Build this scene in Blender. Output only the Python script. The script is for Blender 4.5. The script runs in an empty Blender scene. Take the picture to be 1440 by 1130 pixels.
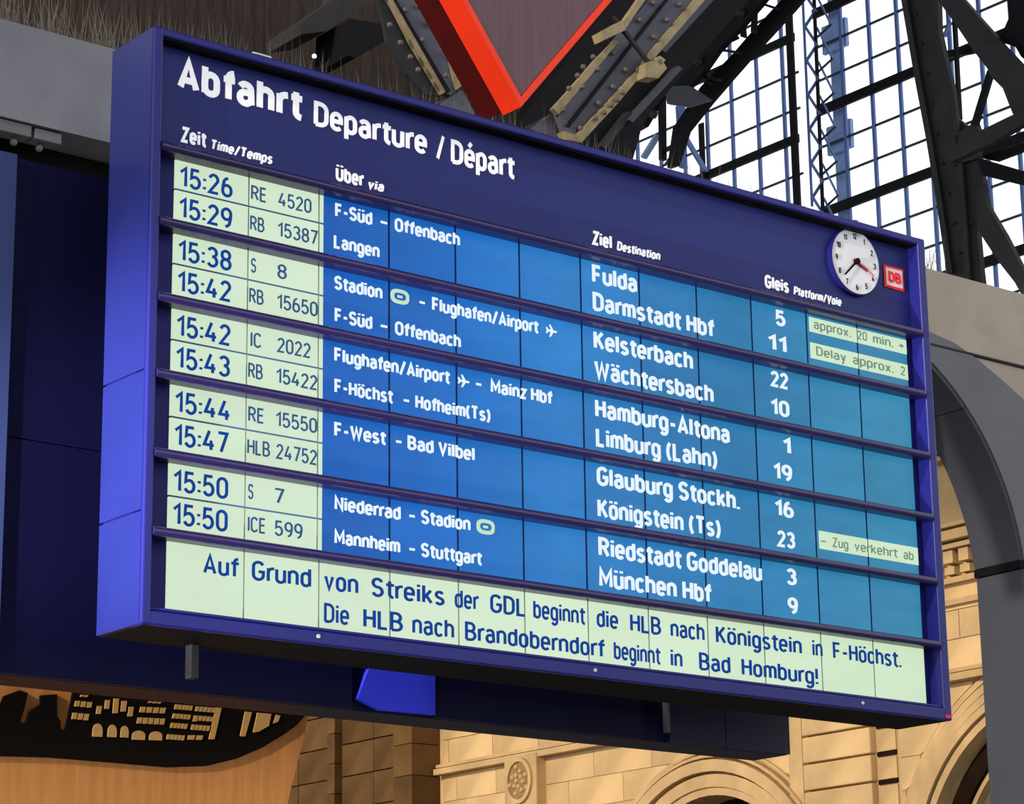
import bpy, bmesh, math, random
from mathutils import Vector, Matrix
random.seed(7)
S = bpy.context.scene
COL = S.collection

# ------------------------------------------------------------ camera
FPX = 3719.6
YAW, PIT, ROL = 0.676519, 0.268309, -0.0145667
CAM = Vector((-5.6328, -9.53543, -2.07348))
fw = Vector((math.sin(YAW)*math.cos(PIT), math.cos(YAW)*math.cos(PIT), math.sin(PIT)))
r0 = Vector((math.cos(YAW), -math.sin(YAW), 0)); u0 = r0.cross(fw)
RV = r0*math.cos(ROL) + u0*math.sin(ROL)
UV = -r0*math.sin(ROL) + u0*math.cos(ROL)
cd = bpy.data.cameras.new('camera'); cam = bpy.data.objects.new('camera', cd); COL.objects.link(cam)
cd.sensor_width = 36; cd.lens = 36*FPX/1440; cd.clip_end = 500
M3 = Matrix((RV, UV, -fw)).transposed()
cam.matrix_world = Matrix.Translation(CAM) @ M3.to_4x4()
S.camera = cam

def hit(px, py, ax, v):
    d = fw + RV*((px-720)/FPX) - UV*((py-565)/FPX)
    return CAM + d*((v-CAM[ax])/d[ax])

# ------------------------------------------------------------ world, sun, exposure
w = bpy.data.worlds.new('world'); S.world = w; w.use_nodes = True
bg = w.node_tree.nodes['Background']; bg.inputs[0].default_value = (0.93, 0.97, 1.0, 1); bg.inputs[1].default_value = 1.45
sd = bpy.data.lights.new('sun', 'SUN'); sun = bpy.data.objects.new('sun', sd); COL.objects.link(sun)
sd.energy = 2.6; sd.angle = math.radians(1.2); sd.color = (1.0, 0.86, 0.66)
sdir = Vector((math.cos(.33)*math.cos(.20), math.cos(.33)*math.sin(.20), -math.sin(.33)))
sun.rotation_euler = sdir.to_track_quat('-Z', 'Y').to_euler()
pd = bpy.data.lights.new('side_spot', 'SPOT'); pl = bpy.data.objects.new('side_spot', pd); COL.objects.link(pl)  # unseen spot added to brighten the board's left side panel
pd.energy = 12000; pd.spot_size = math.radians(17); pd.spot_blend = 1.0; pd.shadow_soft_size = .15; pd.color = (1, .95, .9)
pl.location = (-7.5, -1.6, -1.2); pl.rotation_euler = (Vector((0, .1, .72))-pl.location).to_track_quat('-Z', 'Y').to_euler()
S.view_settings.view_transform = 'Standard'; S.view_settings.look = 'None'
S.view_settings.gamma = 1; S.view_settings.use_curve_mapping = False; S.view_settings.exposure = 0.0

# ------------------------------------------------------------ materials
def lin(c):
    return tuple(((x/255)/12.92 if x/255 <= .04045 else ((x/255+.055)/1.055)**2.4) for x in c) + (1,)
def mat(name, rgb, rough=.5, spec=.3, metal=0, var=0., scale=4., bump=0., rnd=0., emit=None, estr=1., stretch=(1,1,1)):
    m = bpy.data.materials.new(name); m.use_nodes = True; nt = m.node_tree; N = nt.nodes; L = nt.links
    b = N['Principled BSDF']; b.inputs['Roughness'].default_value = rough
    b.inputs['Specular IOR Level'].default_value = spec; b.inputs['Metallic'].default_value = metal
    c = lin(rgb); b.inputs['Base Color'].default_value = c
    tc = N.new('ShaderNodeTexCoord'); mp = N.new('ShaderNodeMapping'); mp.inputs['Scale'].default_value = stretch
    L.new(tc.outputs['Object'], mp.inputs['Vector'])
    out = None
    if var or bump:
        no = N.new('ShaderNodeTexNoise'); no.inputs['Scale'].default_value = scale; no.inputs['Detail'].default_value = 6
        L.new(mp.outputs['Vector'], no.inputs['Vector'])
        if var:
            mr = N.new('ShaderNodeMapRange'); mr.inputs[1].default_value = .25; mr.inputs[2].default_value = .75
            mr.inputs[3].default_value = 1-var; mr.inputs[4].default_value = 1+var
            L.new(no.outputs['Fac'], mr.inputs[0]); out = mr.outputs[0]
        if bump:
            bp = N.new('ShaderNodeBump'); bp.inputs['Strength'].default_value = bump; bp.inputs['Distance'].default_value = .02
            L.new(no.outputs['Fac'], bp.inputs['Height']); L.new(bp.outputs[0], b.inputs['Normal'])
    if rnd:
        oi = N.new('ShaderNodeObjectInfo'); m2 = N.new('ShaderNodeMapRange')
        m2.inputs[3].default_value = 1-rnd; m2.inputs[4].default_value = 1+rnd
        L.new(oi.outputs['Random'], m2.inputs[0])
        if out:
            mu = N.new('ShaderNodeMath'); mu.operation = 'MULTIPLY'; L.new(out, mu.inputs[0]); L.new(m2.outputs[0], mu.inputs[1]); out = mu.outputs[0]
        else: out = m2.outputs[0]
    if out:
        vm = N.new('ShaderNodeVectorMath'); vm.operation = 'SCALE'; vm.inputs[0].default_value = c[:3]
        L.new(out, vm.inputs['Scale']); L.new(vm.outputs[0], b.inputs['Base Color'])
    if emit:
        b.inputs['Emission Color'].default_value = lin(emit); b.inputs['Emission Strength'].default_value = estr
    return m

M = {}
M['navy'] = mat('navy_paint', (31, 32, 112), .32, .22, var=.06, scale=2)
M['navyside'] = mat('navy_side_paint', (30, 37, 106), .30, .4, var=.08, scale=2)
M['header'] = mat('header_navy', (33, 39, 106), .45, .18, var=.07, scale=1.2)
M['seam'] = mat('seam_blue_black', (14, 34, 74), .6, .05)
M['seamc'] = mat('seam_grey_green', (112, 126, 108), .6, .05)
M['seamr'] = mat('seam_slate_blue', (70, 98, 132), .6, .05)
M['recess'] = mat('recess_navy', (27, 26, 96), .5, .15)
M['railm'] = mat('rail_dark_violet', (36, 26, 80), .3, .5)
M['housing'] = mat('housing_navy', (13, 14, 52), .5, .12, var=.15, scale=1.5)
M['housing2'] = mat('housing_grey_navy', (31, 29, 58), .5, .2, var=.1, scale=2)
M['bluepatch'] = mat('patch_bright_blue', (52, 64, 240), .5, .2)
M['black'] = mat('matt_black', (12, 11, 13), .7, .1)
M['white'] = mat('white_letters', (246, 246, 252), .5, .1, emit=(255, 255, 255), estr=.22)  # slight glow added to brighten the header letters
M['lcdwhite'] = mat('segment_white', (60, 70, 80), .5, .0, emit=(226, 238, 246))
M['lcdblue'] = mat('segment_blue', (6, 20, 60), .5, 0, emit=(20, 62, 140))
M['lcdgrey'] = mat('segment_grey', (20, 30, 50), .5, 0, emit=(48, 84, 128))
M['lcdgreen'] = mat('segment_grey_green', (40, 60, 60), .5, 0, emit=(110, 135, 118))
M['clockw'] = mat('clock_white', (226, 226, 232), .4, .2, var=.03)
M['red'] = mat('sign_red', (225, 38, 40), .4, .2)
M['logow'] = mat('logo_white', (240, 205, 205), .4, .2)
M['orangered'] = mat('orange_red_enamel', (250, 56, 20), .4, .25, var=.05)
M['shadedred'] = mat('shaded_red_enamel', (76, 8, 8), .5, .15, var=.3, scale=8)  # the sign's red again, darkened for its shaded side
M['mauve'] = mat('smoky_mauve_glass', (96, 66, 76), .25, .3, var=.22, scale=5, stretch=(8, 1, .3))
M['concrete'] = mat('grey_concrete', (126, 128, 138), .8, .15, var=.16, scale=2.2, bump=.3)
M['concreteb'] = mat('beige_concrete', (178, 166, 150), .85, .12, var=.16, scale=2.0, bump=.3)
M['greyplate'] = mat('grey_steel_plate', (108, 108, 114), .6, .2, var=.10, scale=2)
M['soffit'] = mat('slate_grey_steel', (66, 68, 78), .6, .2, var=.08, scale=2)
M['steel'] = mat('dark_steel', (44, 43, 47), .65, .2, var=.3, scale=1.4, bump=.2)
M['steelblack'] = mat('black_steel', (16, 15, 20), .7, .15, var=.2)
M['girder'] = mat('grey_girder', (84, 84, 96), .6, .25, var=.16, scale=6, bump=.2)
M['beigest'] = mat('beige_girder_edge', (150, 134, 104), .7, .2, var=.3, scale=9, bump=.4)
M['rivet'] = mat('rivet_grey', (96, 90, 88), .5, .3)
M['brown'] = mat('dark_brown_soot', (62, 54, 50), .9, .05, var=.35, scale=5, bump=.5, stretch=(6, 6, .6))
M['spike'] = mat('spike_wire', (92, 84, 74), .5, .4, rnd=.2)
M['stone'] = mat('sandstone', (202, 170, 124), .85, .1, var=.3, scale=.7, bump=.6, rnd=.10)
M['stone2'] = mat('sandstone_moulding', (194, 162, 118), .85, .1, var=.28, scale=1.0, bump=.4)
M['stoneshade'] = mat('shaded_sandstone', (96, 70, 42), .9, .08, var=.3, scale=1.2, bump=.5, rnd=.15)  # sandstone darkened to stand in for the shade at the far left
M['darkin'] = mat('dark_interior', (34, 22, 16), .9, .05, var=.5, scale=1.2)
M['mullion'] = mat('blue_grey_mullion', (86, 112, 172), .5, .3)
M['bar'] = mat('dark_green_bar', (30, 52, 62), .5, .3)
M['pale'] = mat('pale_blue_post', (142, 166, 214), .6, .2, var=.15, scale=2)
M['orange'] = mat('orange_fabric', (246, 166, 96), .7, .15, var=.16, scale=3, stretch=(7, 1, .5))
M['orange2'] = mat('orange_print', (255, 204, 126), .7, .1)
M['bprint'] = mat('black_print', (26, 20, 18), .75, .1)
M['cream'] = mat('pale_green_box', (190, 204, 196), .6, .2)
M['floor'] = mat('floor_stone', (120, 116, 112), .6, .2, var=.1)
M['roof'] = mat('roof_dark', (46, 44, 46), .9, .05)
def glassmat():
    m = bpy.data.materials.new('window_glass'); m.use_nodes = True; nt = m.node_tree; N = nt.nodes; L = nt.links
    N.remove(N['Principled BSDF'])
    t = N.new('ShaderNodeBsdfTransparent'); t.inputs[0].default_value = (.985, .992, 1, 1)
    g = N.new('ShaderNodeBsdfGlossy'); g.inputs[1].default_value = .05
    mx = N.new('ShaderNodeMixShader'); mx.inputs[0].default_value = .015
    L.new(t.outputs[0], mx.inputs[1]); L.new(g.outputs[0], mx.inputs[2]); L.new(mx.outputs[0], N['Material Output'].inputs[0])
    return m
M['glass'] = glassmat()
def lcd(name, stops, tint_noise=.06):
    m = bpy.data.materials.new(name); m.use_nodes = True; nt = m.node_tree; N = nt.nodes; L = nt.links
    b = N['Principled BSDF']; b.inputs['Base Color'].default_value = (.01, .02, .04, 1); b.inputs['Roughness'].default_value = .3
    b.inputs['Specular IOR Level'].default_value = .12
    g = N.new('ShaderNodeNewGeometry'); sx = N.new('ShaderNodeSeparateXYZ'); L.new(g.outputs['Position'], sx.inputs[0])
    mr = N.new('ShaderNodeMapRange'); mr.inputs[2].default_value = 5; L.new(sx.outputs['X'], mr.inputs[0])
    cr = N.new('ShaderNodeValToRGB'); L.new(mr.outputs[0], cr.inputs[0])
    e = cr.color_ramp.elements
    e[0].position = stops[0][0]; e[0].color = lin(stops[0][1]); e[1].position = stops[-1][0]; e[1].color = lin(stops[-1][1])
    for p, c in stops[1:-1]:
        q = e.new(p); q.color = lin(c)
    no = N.new('ShaderNodeTexNoise'); no.inputs['Scale'].default_value = 3; mp = N.new('ShaderNodeMapping'); mp.inputs['Scale'].default_value = (1, 1, 3)
    L.new(g.outputs['Position'], mp.inputs[0]); L.new(mp.outputs[0], no.inputs['Vector'])
    oi = N.new('ShaderNodeObjectInfo'); ad = N.new('ShaderNodeMath'); ad.operation = 'ADD'
    L.new(no.outputs['Fac'], ad.inputs[0])
    m4 = N.new('ShaderNodeMath'); m4.operation = 'MULTIPLY'; m4.inputs[1].default_value = .5; L.new(oi.outputs['Random'], m4.inputs[0]); L.new(m4.outputs[0], ad.inputs[1])
    m3 = N.new('ShaderNodeMapRange'); m3.inputs[1].default_value = .3; m3.inputs[2].default_value = 1.2; m3.inputs[3].default_value = 1-tint_noise; m3.inputs[4].default_value = 1+tint_noise
    L.new(ad.outputs[0], m3.inputs[0]); L.new(cr.outputs[0], b.inputs['Emission Color']); L.new(m3.outputs[0], b.inputs['Emission Strength'])
    return m
M['lcd_b'] = lcd('blue_display', [(.18, (3, 80, 170)), (.34, (14, 100, 186)), (.48, (36, 120, 192)), (.7, (34, 116, 168)), (1, (50, 132, 166))], .18)  # blue shift across the board puts viewing-angle and reflection tints into the glow
M['lcd_c'] = lcd('cream_display', [(0, (206, 226, 196)), (.5, (212, 232, 200)), (1, (202, 226, 190))], .04)

# ------------------------------------------------------------ helpers
def link(name, me, m, parent=None):
    o = bpy.data.objects.new(name, me); COL.objects.link(o)
    if m is not None and not me.materials: me.materials.append(m)
    if parent: o.parent = parent
    return o
def fin(name, bm, m, parent=None, smooth=False, recenter=True):
    bmesh.ops.recalc_face_normals(bm, faces=bm.faces)
    me = bpy.data.meshes.new(name); 
    c = Vector((0, 0, 0))
    if recenter and bm.verts:
        c = sum((v.co for v in bm.verts), Vector())/len(bm.verts)
        for v in bm.verts: v.co -= c
    bm.to_mesh(me); bm.free()
    if smooth:
        for p in me.polygons: p.use_smooth = True
    o = link(name, me, m, parent)
    o.location = c - (parent_world(parent))
    return o
def parent_world(p):
    v = Vector((0, 0, 0))
    while p: v = v + Vector(p.location); p = p.parent
    return v
def empty(name, loc):
    o = bpy.data.objects.new(name, None); COL.objects.link(o); o.location = loc; o.empty_display_size = .2
    return o
def tag(o, label=None, cat=None, group=None, kind=None):
    if label: o['label'] = label
    if cat: o['category'] = cat
    if group: o['group'] = group
    if kind: o['kind'] = kind
    return o
def abox(bm, x0, x1, y0, y1, z0, z1, bev=0):
    r = bmesh.ops.create_cube(bm, size=1)
    for v in r['verts']:
        v.co = Vector(((x0+x1)/2+v.co.x*(x1-x0), (y0+y1)/2+v.co.y*(y1-y0), (z0+z1)/2+v.co.z*(z1-z0)))
    if bev:
        es = list({e for v in r['verts'] for e in v.link_edges})
        bmesh.ops.bevel(bm, geom=es, offset=bev, segments=2, affect='EDGES', profile=.5)
def box(name, x0, x1, y0, y1, z0, z1, m, parent=None, bev=0):
    bm = bmesh.new(); abox(bm, x0, x1, y0, y1, z0, z1, bev); return fin(name, bm, m, parent)
def prism(bm, pts, off):
    """pts: list of 3D points (planar), extruded by vector off"""
    a = [bm.verts.new(p) for p in pts]; b = [bm.verts.new(Vector(p)+Vector(off)) for p in pts]
    bm.faces.new(a); bm.faces.new(b[::-1])
    n = len(a)
    for i in range(n): bm.faces.new((a[i], a[(i+1) % n], b[(i+1) % n], b[i]))
def px_x(name, pts, X, d, m, parent=None):
    bm = bmesh.new(); prism(bm, [hit(a, b, 0, X) for a, b in pts], (d, 0, 0)); return fin(name, bm, m, parent)
def px_y(name, pts, Y, d, m, parent=None):
    bm = bmesh.new(); prism(bm, [hit(a, b, 1, Y) for a, b in pts], (0, d, 0)); return fin(name, bm, m, parent)
def tube(bm, a, b, r, seg=10, caps=True):
    a = Vector(a); b = Vector(b); d = b-a
    q = d.to_track_quat('Z', 'Y').to_matrix().to_4x4()
    bmesh.ops.create_cone(bm, cap_ends=caps, segments=seg, radius1=r, radius2=r, depth=d.length, matrix=Matrix.Translation((a+b)/2) @ q)
def bar(bm, a, b, w, h=None, side=Vector((1, 0, 0))):
    """rectangular bar from a to b; w across in-plane, h along side"""
    a = Vector(a); b = Vector(b); h = h or w; d = (b-a).normalized(); n = d.cross(side).normalized()*w/2; s = side.normalized()*h/2
    pts = [a-n-s, a+n-s, a+n+s, a-n+s]; prism(bm, pts, b-a)

# ------------------------------------------------------------ text: a narrow stroke alphabet
CAPH = 1.0
def arc(cx_, cy_, rx, ry, a0, a1, n=None):
    n = n or max(3, int(abs(a1-a0)/22)); return [(cx_+rx*math.cos(math.radians(a0+(a1-a0)*i/n)), cy_+ry*math.sin(math.radians(a0+(a1-a0)*i/n))) for i in range(n+1)]
def oval(x0, x1, y0, y1, ry=None):
    rx = (x1-x0)/2; ry = min(ry or .24, (y1-y0)/2); c = (x0+x1)/2
    return arc(c, y1-ry, rx, ry, 0, 180, 8)+arc(c, y0+ry, rx, ry, 180, 360, 8)+['closed']
X = .735
def glyphs():
    G = {}; W = .46; w = .38
    def d(ch, wd, *st): G[ch] = (wd, [list(q) for q in st])
    d('A', .5, [(0, 0), (.25, 1), (.5, 0)], [(.08, .28), (.42, .28)])
    d('B', W, [(0, 0), (0, 1), (.22, 1)]+arc(.22, .76, .2, .24, 90, -90)[1:]+[(0, .52)], [(.22, .52)]+arc(.22, .26, .24, .26, 90, -90)[1:]+[(0, 0)])
    d('C', W, arc(.23, .74, .23, .26, 20, 180)+arc(.23, .26, .23, .26, 180, 340))
    d('D', W, [(0, 0), (0, 1), (.18, 1)]+arc(.18, .72, .28, .28, 90, 0)+arc(.18, .28, .28, .28, 0, -90)+[(0, 0)])
    d('E', .38, [(.38, 1), (0, 1), (0, 0), (.38, 0)], [(0, .52), (.34, .52)])
    d('F', .38, [(.38, 1), (0, 1), (0, 0)], [(0, .5), (.33, .5)])
    d('G', .48, arc(.24, .74, .24, .26, 25, 180)+arc(.24, .26, .24, .26, 180, 360)+[(.48, .46), (.26, .46)])
    d('H', .44, [(0, 0), (0, 1)], [(.44, 0), (.44, 1)], [(0, .52), (.44, .52)])
    d('I', .02, [(0.01, 0), (0.01, 1)])
    d('K', .44, [(0, 0), (0, 1)], [(.42, 1), (.02, .42)], [(.14, .58), (.44, 0)])
    d('L', .36, [(0, 1), (0, 0), (.36, 0)])
    d('M', .58, [(0, 0), (0, 1), (.29, .3), (.58, 1), (.58, 0)])
    d('N', .46, [(0, 0), (0, 1), (.46, 0), (.46, 1)])
    d('O', .48, oval(0, .48, 0, 1, .28)); G['Ö'] = G['O']
    d('P', .44, [(0, 0), (0, 1), (.2, 1)]+arc(.2, .73, .24, .27, 90, -90)[1:]+[(0, .46)])
    d('R', .46, [(0, 0), (0, 1), (.2, 1)]+arc(.2, .75, .24, .25, 90, -90)[1:]+[(0, .5)], [(.22, .5), (.46, 0)])
    d('S', .44, arc(.22, .76, .21, .24, 20, 180)+arc(.22, .76, .21, .25, 180, 255)[1:]+arc(.22, .26, .22, .26, 75, 0)+arc(.22, .26, .22, .26, 0, -160)[1:])
    d('T', .46, [(0, 1), (.46, 1)], [(.23, 1), (.23, 0)])
    d('U', .46, [(0, 1), (0, .26)]+arc(.23, .26, .23, .26, 180, 360)[1:]+[(.46, 1)])
    d('Ü', .46, [(0, .9), (0, .26)]+arc(.23, .26, .23, .26, 180, 360)[1:]+[(.46, .9)], [(.06, 1.06), (.06, 1.19)], [(.40, 1.06), (.40, 1.19)])
    d('V', .48, [(0, 1), (.24, 0), (.48, 1)])
    d('W', .72, [(0, 1), (.18, 0), (.36, .9), (.54, 0), (.72, 1)])
    d('Z', .42, [(0, 1), (.42, 1), (0, 0), (.42, 0)])
    d('0', .42, oval(0, .42, 0, 1, .26)); d('1', .26, [(0, .74), (.24, 1), (.24, 0)])
    d('2', .42, arc(.21, .74, .2, .26, 165, -20)+[(0, 0), (.42, 0)])
    d('3', .42, arc(.2, .76, .2, .24, 155, -90), arc(.2, .27, .22, .27, 90, -155))
    d('4', .46, [(.24, 1), (0, .26), (.46, .26)], [(.33, .5), (.33, 0)])
    d('5', .42, [(.38, 1), (.05, 1), (.02, .52)]+arc(.2, .31, .22, .31, 120, -155))
    d('6', .42, oval(0, .42, 0, .6, .26), [(0, .3), (.01, .5)]+arc(.28, .55, .27, .45, 165, 95)[1:])
    d('7', .42, [(0, 1), (.42, 1), (.14, 0)])
    d('8', .42, oval(.02, .4, .53, 1, .22), oval(0, .42, 0, .53, .25))
    d('9', .42, oval(0, .42, .4, 1, .26), [(.42, .7), (.41, .5)]+arc(.14, .45, .27, .45, -15, -85)[1:])
    bowl = oval(0, w, 0, X, .22)
    d('a', w, arc(.18, X-.18, .18, .18, 160, 0)+[(w, 0)], [(w, .42), (.16, .42)]+arc(.16, .21, .16, .21, 90, 270)[1:]+[(.22, 0), (w, .12)])
    G['ä'] = G['a']
    d('b', w, [(0, 0), (0, 1)], bowl); d('d', w, [(w, 0), (w, 1)], bowl); d('o', w, bowl); G['ö'] = G['o']
    d('c', .34, arc(.18, X-.22, .18, .22, 30, 180)+arc(.18, .22, .18, .22, 180, 330))
    d('e', w, [(0.01, .37), (w, .37)]+arc(w/2, X-.22, w/2, .22, 0, 180)+arc(w/2, .22, w/2, .22, 180, 325)); G['é'] = G['e']
    d('f', .32, [(.13, 0), (.13, .8)]+arc(.31, .8, .18, .2, 180, 92)[1:], [(-.03, X), (.33, X)])
    d('g', w, bowl, [(w, X), (w, -.06)]+arc(w/2, -.06, w/2, .2, 0, -150)[1:])
    hump = arc(w/2, X-.2, w/2, .2, 180, 0)
    d('h', w, [(0, 0), (0, 1)], hump+[(w, 0)]); d('n', w, [(0, 0), (0, X)], hump+[(w, 0)])
    d('i', .02, [(0.01, 0), (0.01, X)], [(.01, .86), (.01, 1)]); d('l', .02, [(0.01, 0), (0.01, 1)])
    d('k', .36, [(0, 0), (0, 1)], [(.34, X), (.02, .28)], [(.12, .4), (.36, 0)])
    d('m', .6, [(0, 0), (0, X)], arc(.15, X-.17, .15, .17, 180, 0)+[(.3, 0)], arc(.45, X-.17, .15, .17, 180, 0)+[(.6, 0)])
    d('p', w, [(0, -.28), (0, X)], bowl); d('q', w, [(w, -.28), (w, X)], bowl)
    d('r', .26, [(0, 0), (0, X)], arc(.24, X-.24, .24, .24, 180, 82))
    d('s', .34, arc(.17, X-.18, .16, .18, 25, 180)+arc(.17, X-.18, .16, .17, 180, 255)[1:]+arc(.17, .18, .17, .18, 75, 0)+arc(.17, .18, .17, .18, 0, -155)[1:])
    d('t', .32, [(.13, .96), (.13, .18)]+arc(.31, .18, .18, .18, 180, 268)[1:], [(-.03, X), (.33, X)])
    d('u', w, [(0, X), (0, .2)]+arc(w/2, .2, w/2, .2, 180, 360)[1:], [(w, 0), (w, X)]); G['ü'] = G['u']
    d('v', .36, [(0, X), (.18, 0), (.36, X)]); d('x', .36, [(0, X), (.36, 0)], [(0, 0), (.36, X)])
    d('y', .36, [(0, X), (.19, .02)], [(.36, X), (.14, -.28), (.04, -.28)]); d('z', .34, [(0, X), (.34, X), (0, 0), (.34, 0)])
    for c_, b_, wd in (('ä', 'a', w), ('ö', 'o', w), ('ü', 'u', w)): G[c_] = (wd, G[b_][1]+[[(.04, .92), (.04, 1.05)], [(.34, .92), (.34, 1.05)]])
    G['Ö'] = (.48, G['O'][1]+[[(.08, 1.14), (.08, 1.26)], [(.40, 1.14), (.40, 1.26)]])
    G['é'] = (w, G['e'][1]+[[(.15, .95), (.28, 1.14)]])
    d(':', .02, [(.01, .08), (.01, .2)], [(.01, .54), (.01, .66)]); d('.', .02, [(0.01, -.02), (0.01, .1)]); d('-', .26, [(0, .4), (.26, .4)])
    d('/', .36, [(0, -.06), (.36, 1.06)]); d('(', .16, arc(.34, .45, .34, .66, 125, 235)); d(')', .16, arc(-.18, .45, .34, .66, 55, -55))
    d('!', .02, [(.01, .32), (.01, 1)], [(.01, -.02), (.01, .1)]); d('+', .36, [(0, .42), (.36, .42)], [(.18, .22), (.18, .62)])
    return G
GL = glyphs()
def ribbon(V, F, pts, t, ox):
    closed = pts[-1] == 'closed'
    if closed: pts = pts[:-1]
    P = []
    for q in pts:
        q = (q[0]+ox, q[1])
        if not P or math.hypot(q[0]-P[-1][0], q[1]-P[-1][1]) > 1e-4: P.append(q)
    if closed and math.hypot(P[0][0]-P[-1][0], P[0][1]-P[-1][1]) < 1e-4: P.pop()
    n = len(P); L_ = []; R_ = []
    for i in range(n):
        a_ = P[i-1] if (i > 0 or closed) else None; b_ = P[(i+1) % n] if (i < n-1 or closed) else None
        def nrm(p, q): dx, dy = q[0]-p[0], q[1]-p[1]; l = math.hypot(dx, dy); return (-dy/l, dx/l)
        if a_ is None: m = nrm(P[i], b_); k = 1
        elif b_ is None: m = nrm(a_, P[i]); k = 1
        else:
            n1 = nrm(a_, P[i]); n2 = nrm(P[i], b_); m = (n1[0]+n2[0], n1[1]+n2[1]); l = math.hypot(*m)
            if l < 1e-3: m = n1; k = 1
            else: m = (m[0]/l, m[1]/l); k = min(1/max(.2, m[0]*n1[0]+m[1]*n1[1]), 1.9)
        L_.append((P[i][0]+m[0]*k*t/2, P[i][1]+m[1]*k*t/2)); R_.append((P[i][0]-m[0]*k*t/2, P[i][1]-m[1]*k*t/2))
    o = len(V)
    for z in (.02, 0):
        V += [(x, y, z) for x, y in L_]+[(x, y, z) for x, y in R_]
    rng = range(n) if closed else range(n-1)
    for i in rng:
        j = (i+1) % n
        F += [(o+i, o+j, o+n+j, o+n+i), (o+i, o+2*n+i, o+2*n+j, o+j), (o+n+i, o+n+j, o+3*n+j, o+3*n+i)]
    if not closed:
        F += [(o, o+n, o+3*n, o+2*n), (o+n-1, o+3*n-1, o+4*n-1, o+2*n-1)]
def textmesh(body, bold=.13, shear=0.):
    V = []; F = []; x = 0; t = bold
    for ci, ch in enumerate(body):
        if ch in 'tf' and ci: x -= .02
        if ch == ' ': x += .30; continue
        wd, st = GL[ch]
        q = [[(p if p == 'closed' else (p[0], t/2+p[1]*(1-t) if p[1] >= 0 else p[1]+t/2)) for p in s_] for s_ in st]
        for k_, s_ in enumerate(q):
            o_ = len(V); ribbon(V, F, s_, t, x+t/2)
            for i_ in range(o_, len(V)): V[i_] = (V[i_][0], V[i_][1], V[i_][2]+.0035*k_)
        x += wd+t+(.10 if t < .16 else .075)-(.09 if ch in 'rtf' else 0)
    if shear: V = [(a_+shear*b_, b_, c_) for a_, b_, c_ in V]
    me = bpy.data.meshes.new('lettering'); me.from_pydata(V, [], F); me.update(); return me
def lettering(body, x0, x1, z, cap, m, parent, Y, Ym=None, bold=.13, shear=0., name='lettering', label=None, depth=.004):
    """letters measured on plane Ym placed on plane Y"""
    if Ym is not None:
        k = (Y-CAM.y)/(Ym-CAM.y)
        x0 = CAM.x+(x0-CAM.x)*k; x1 = CAM.x+(x1-CAM.x)*k; z = CAM.z+(z-CAM.z)*k; cap *= k
    me = textmesh(body, bold, shear)
    xs = [v.co.x for v in me.vertices]; a = min(xs); b = max(xs); sx = (x1-x0)/(b-a); sy = cap/CAPH
    c = Vector(((x0+x1)/2, Y, z))
    for v in me.vertices:
        p = v.co.copy(); v.co = Vector((x0+(p.x-a)*sx, Y-depth*(.05+.95*p.z/.02), z+p.y*sy)) - c
    o = link(name, me, m, parent); o.location = c - parent_world(parent)
    if label: o['label'] = label
    return o

# ============================================================ the setting
FZ = -3.67
def struct(o): o['kind'] = 'structure'; return o
struct(box('floor', -60, 60, -45, 70, FZ-.3, FZ, M['floor']))
struct(box('ceiling', -32, 36, -40, 70, 33, 33.6, M['roof']))

# side wall in plane Y=3: beige/grey concrete lintel with spikes on top, and grey opening with a curved corner
wall = struct(empty('wall_side', (2, 3.2, FZ)))
box('lintel_beam', -4, 8.3, 3.0, 4.3, 3.42, 4.0, M['concrete'], wall)
box('lintel_beam', 8.32, 16, 3.0, 4.3, 3.42, 4.0, M['concreteb'], wall)
bm = bmesh.new()
cx, cz, R = 7.37, 1.68, 1.87
pts = [(16, FZ), (16, 3.40), (8.32, 3.40), (5, 3.40), (5, cz+R-.06), (cx-.6, cz+R-.03)]
pts += [(cx+R*math.sin(t), cz+R*math.cos(t)) for t in [i*math.pi/2/22 for i in range(0, 23)]] + [(cx+R, FZ)]
prism(bm, [Vector((x, 3.004, z)) for x, z in pts], (0, .42, 0)); fin('spandrel', bm, M['concreteb'], wall)
# grey cladding plate around the opening
bm = bmesh.new()
outer = [(7.3, 3.50), (8.36, 3.50), (8.60, 3.465), (8.83, 3.39), (9.1, 3.27), (9.36, 3.14), (9.7, 2.92), (10.1, 2.6), (10.6, 2.1), (11, 1.5), (11.2, .6), (11.2, FZ)]
inner = [(9.24, FZ), (9.24, cz)] + [(cx+R*math.cos(t), cz+R*math.sin(t)) for t in [i*math.pi/2/24 for i in range(1, 25)]] + [(7.3, cz+R)]
prism(bm, [Vector((x, 2.985, z)) for x, z in outer+inner], (0, .05, 0)); fin('cladding_plate', bm, M['greyplate'], wall)
# soffit lining pieces (joints between them)
def soff(t0, t1, n, par):
    bm = bmesh.new(); P = []
    Ri, Ro = R-.035, R-.002
    for i in range(n+1):
        t = t0+(t1-t0)*i/n; P.append((math.cos(t), math.sin(t)))
    pts = [Vector((cx+Ri*a, 2.995, cz+Ri*b)) for a, b in P] + [Vector((cx+Ro*a, 2.995, cz+Ro*b)) for a, b in reversed(P)]
    prism(bm, pts, (0, .44, 0)); return fin('soffit_panel', bm, M['soffit'], par)
soff(.125, .78, 14, wall); soff(.785, math.pi/2, 14, wall)
box('soffit_panel', cx+R-.035, cx+R-.002, 2.995, 3.435, FZ, cz+.16, M['soffit'], wall)
box('joint_strip', cx+R-.055, cx+R-.004, 2.99, 3.44, cz+.165, cz+.225, M['black'], wall)
box('panel_seam', 7.5, 16, 2.978, 3.02, 3.402, 3.416, M['steel'], wall)

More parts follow.
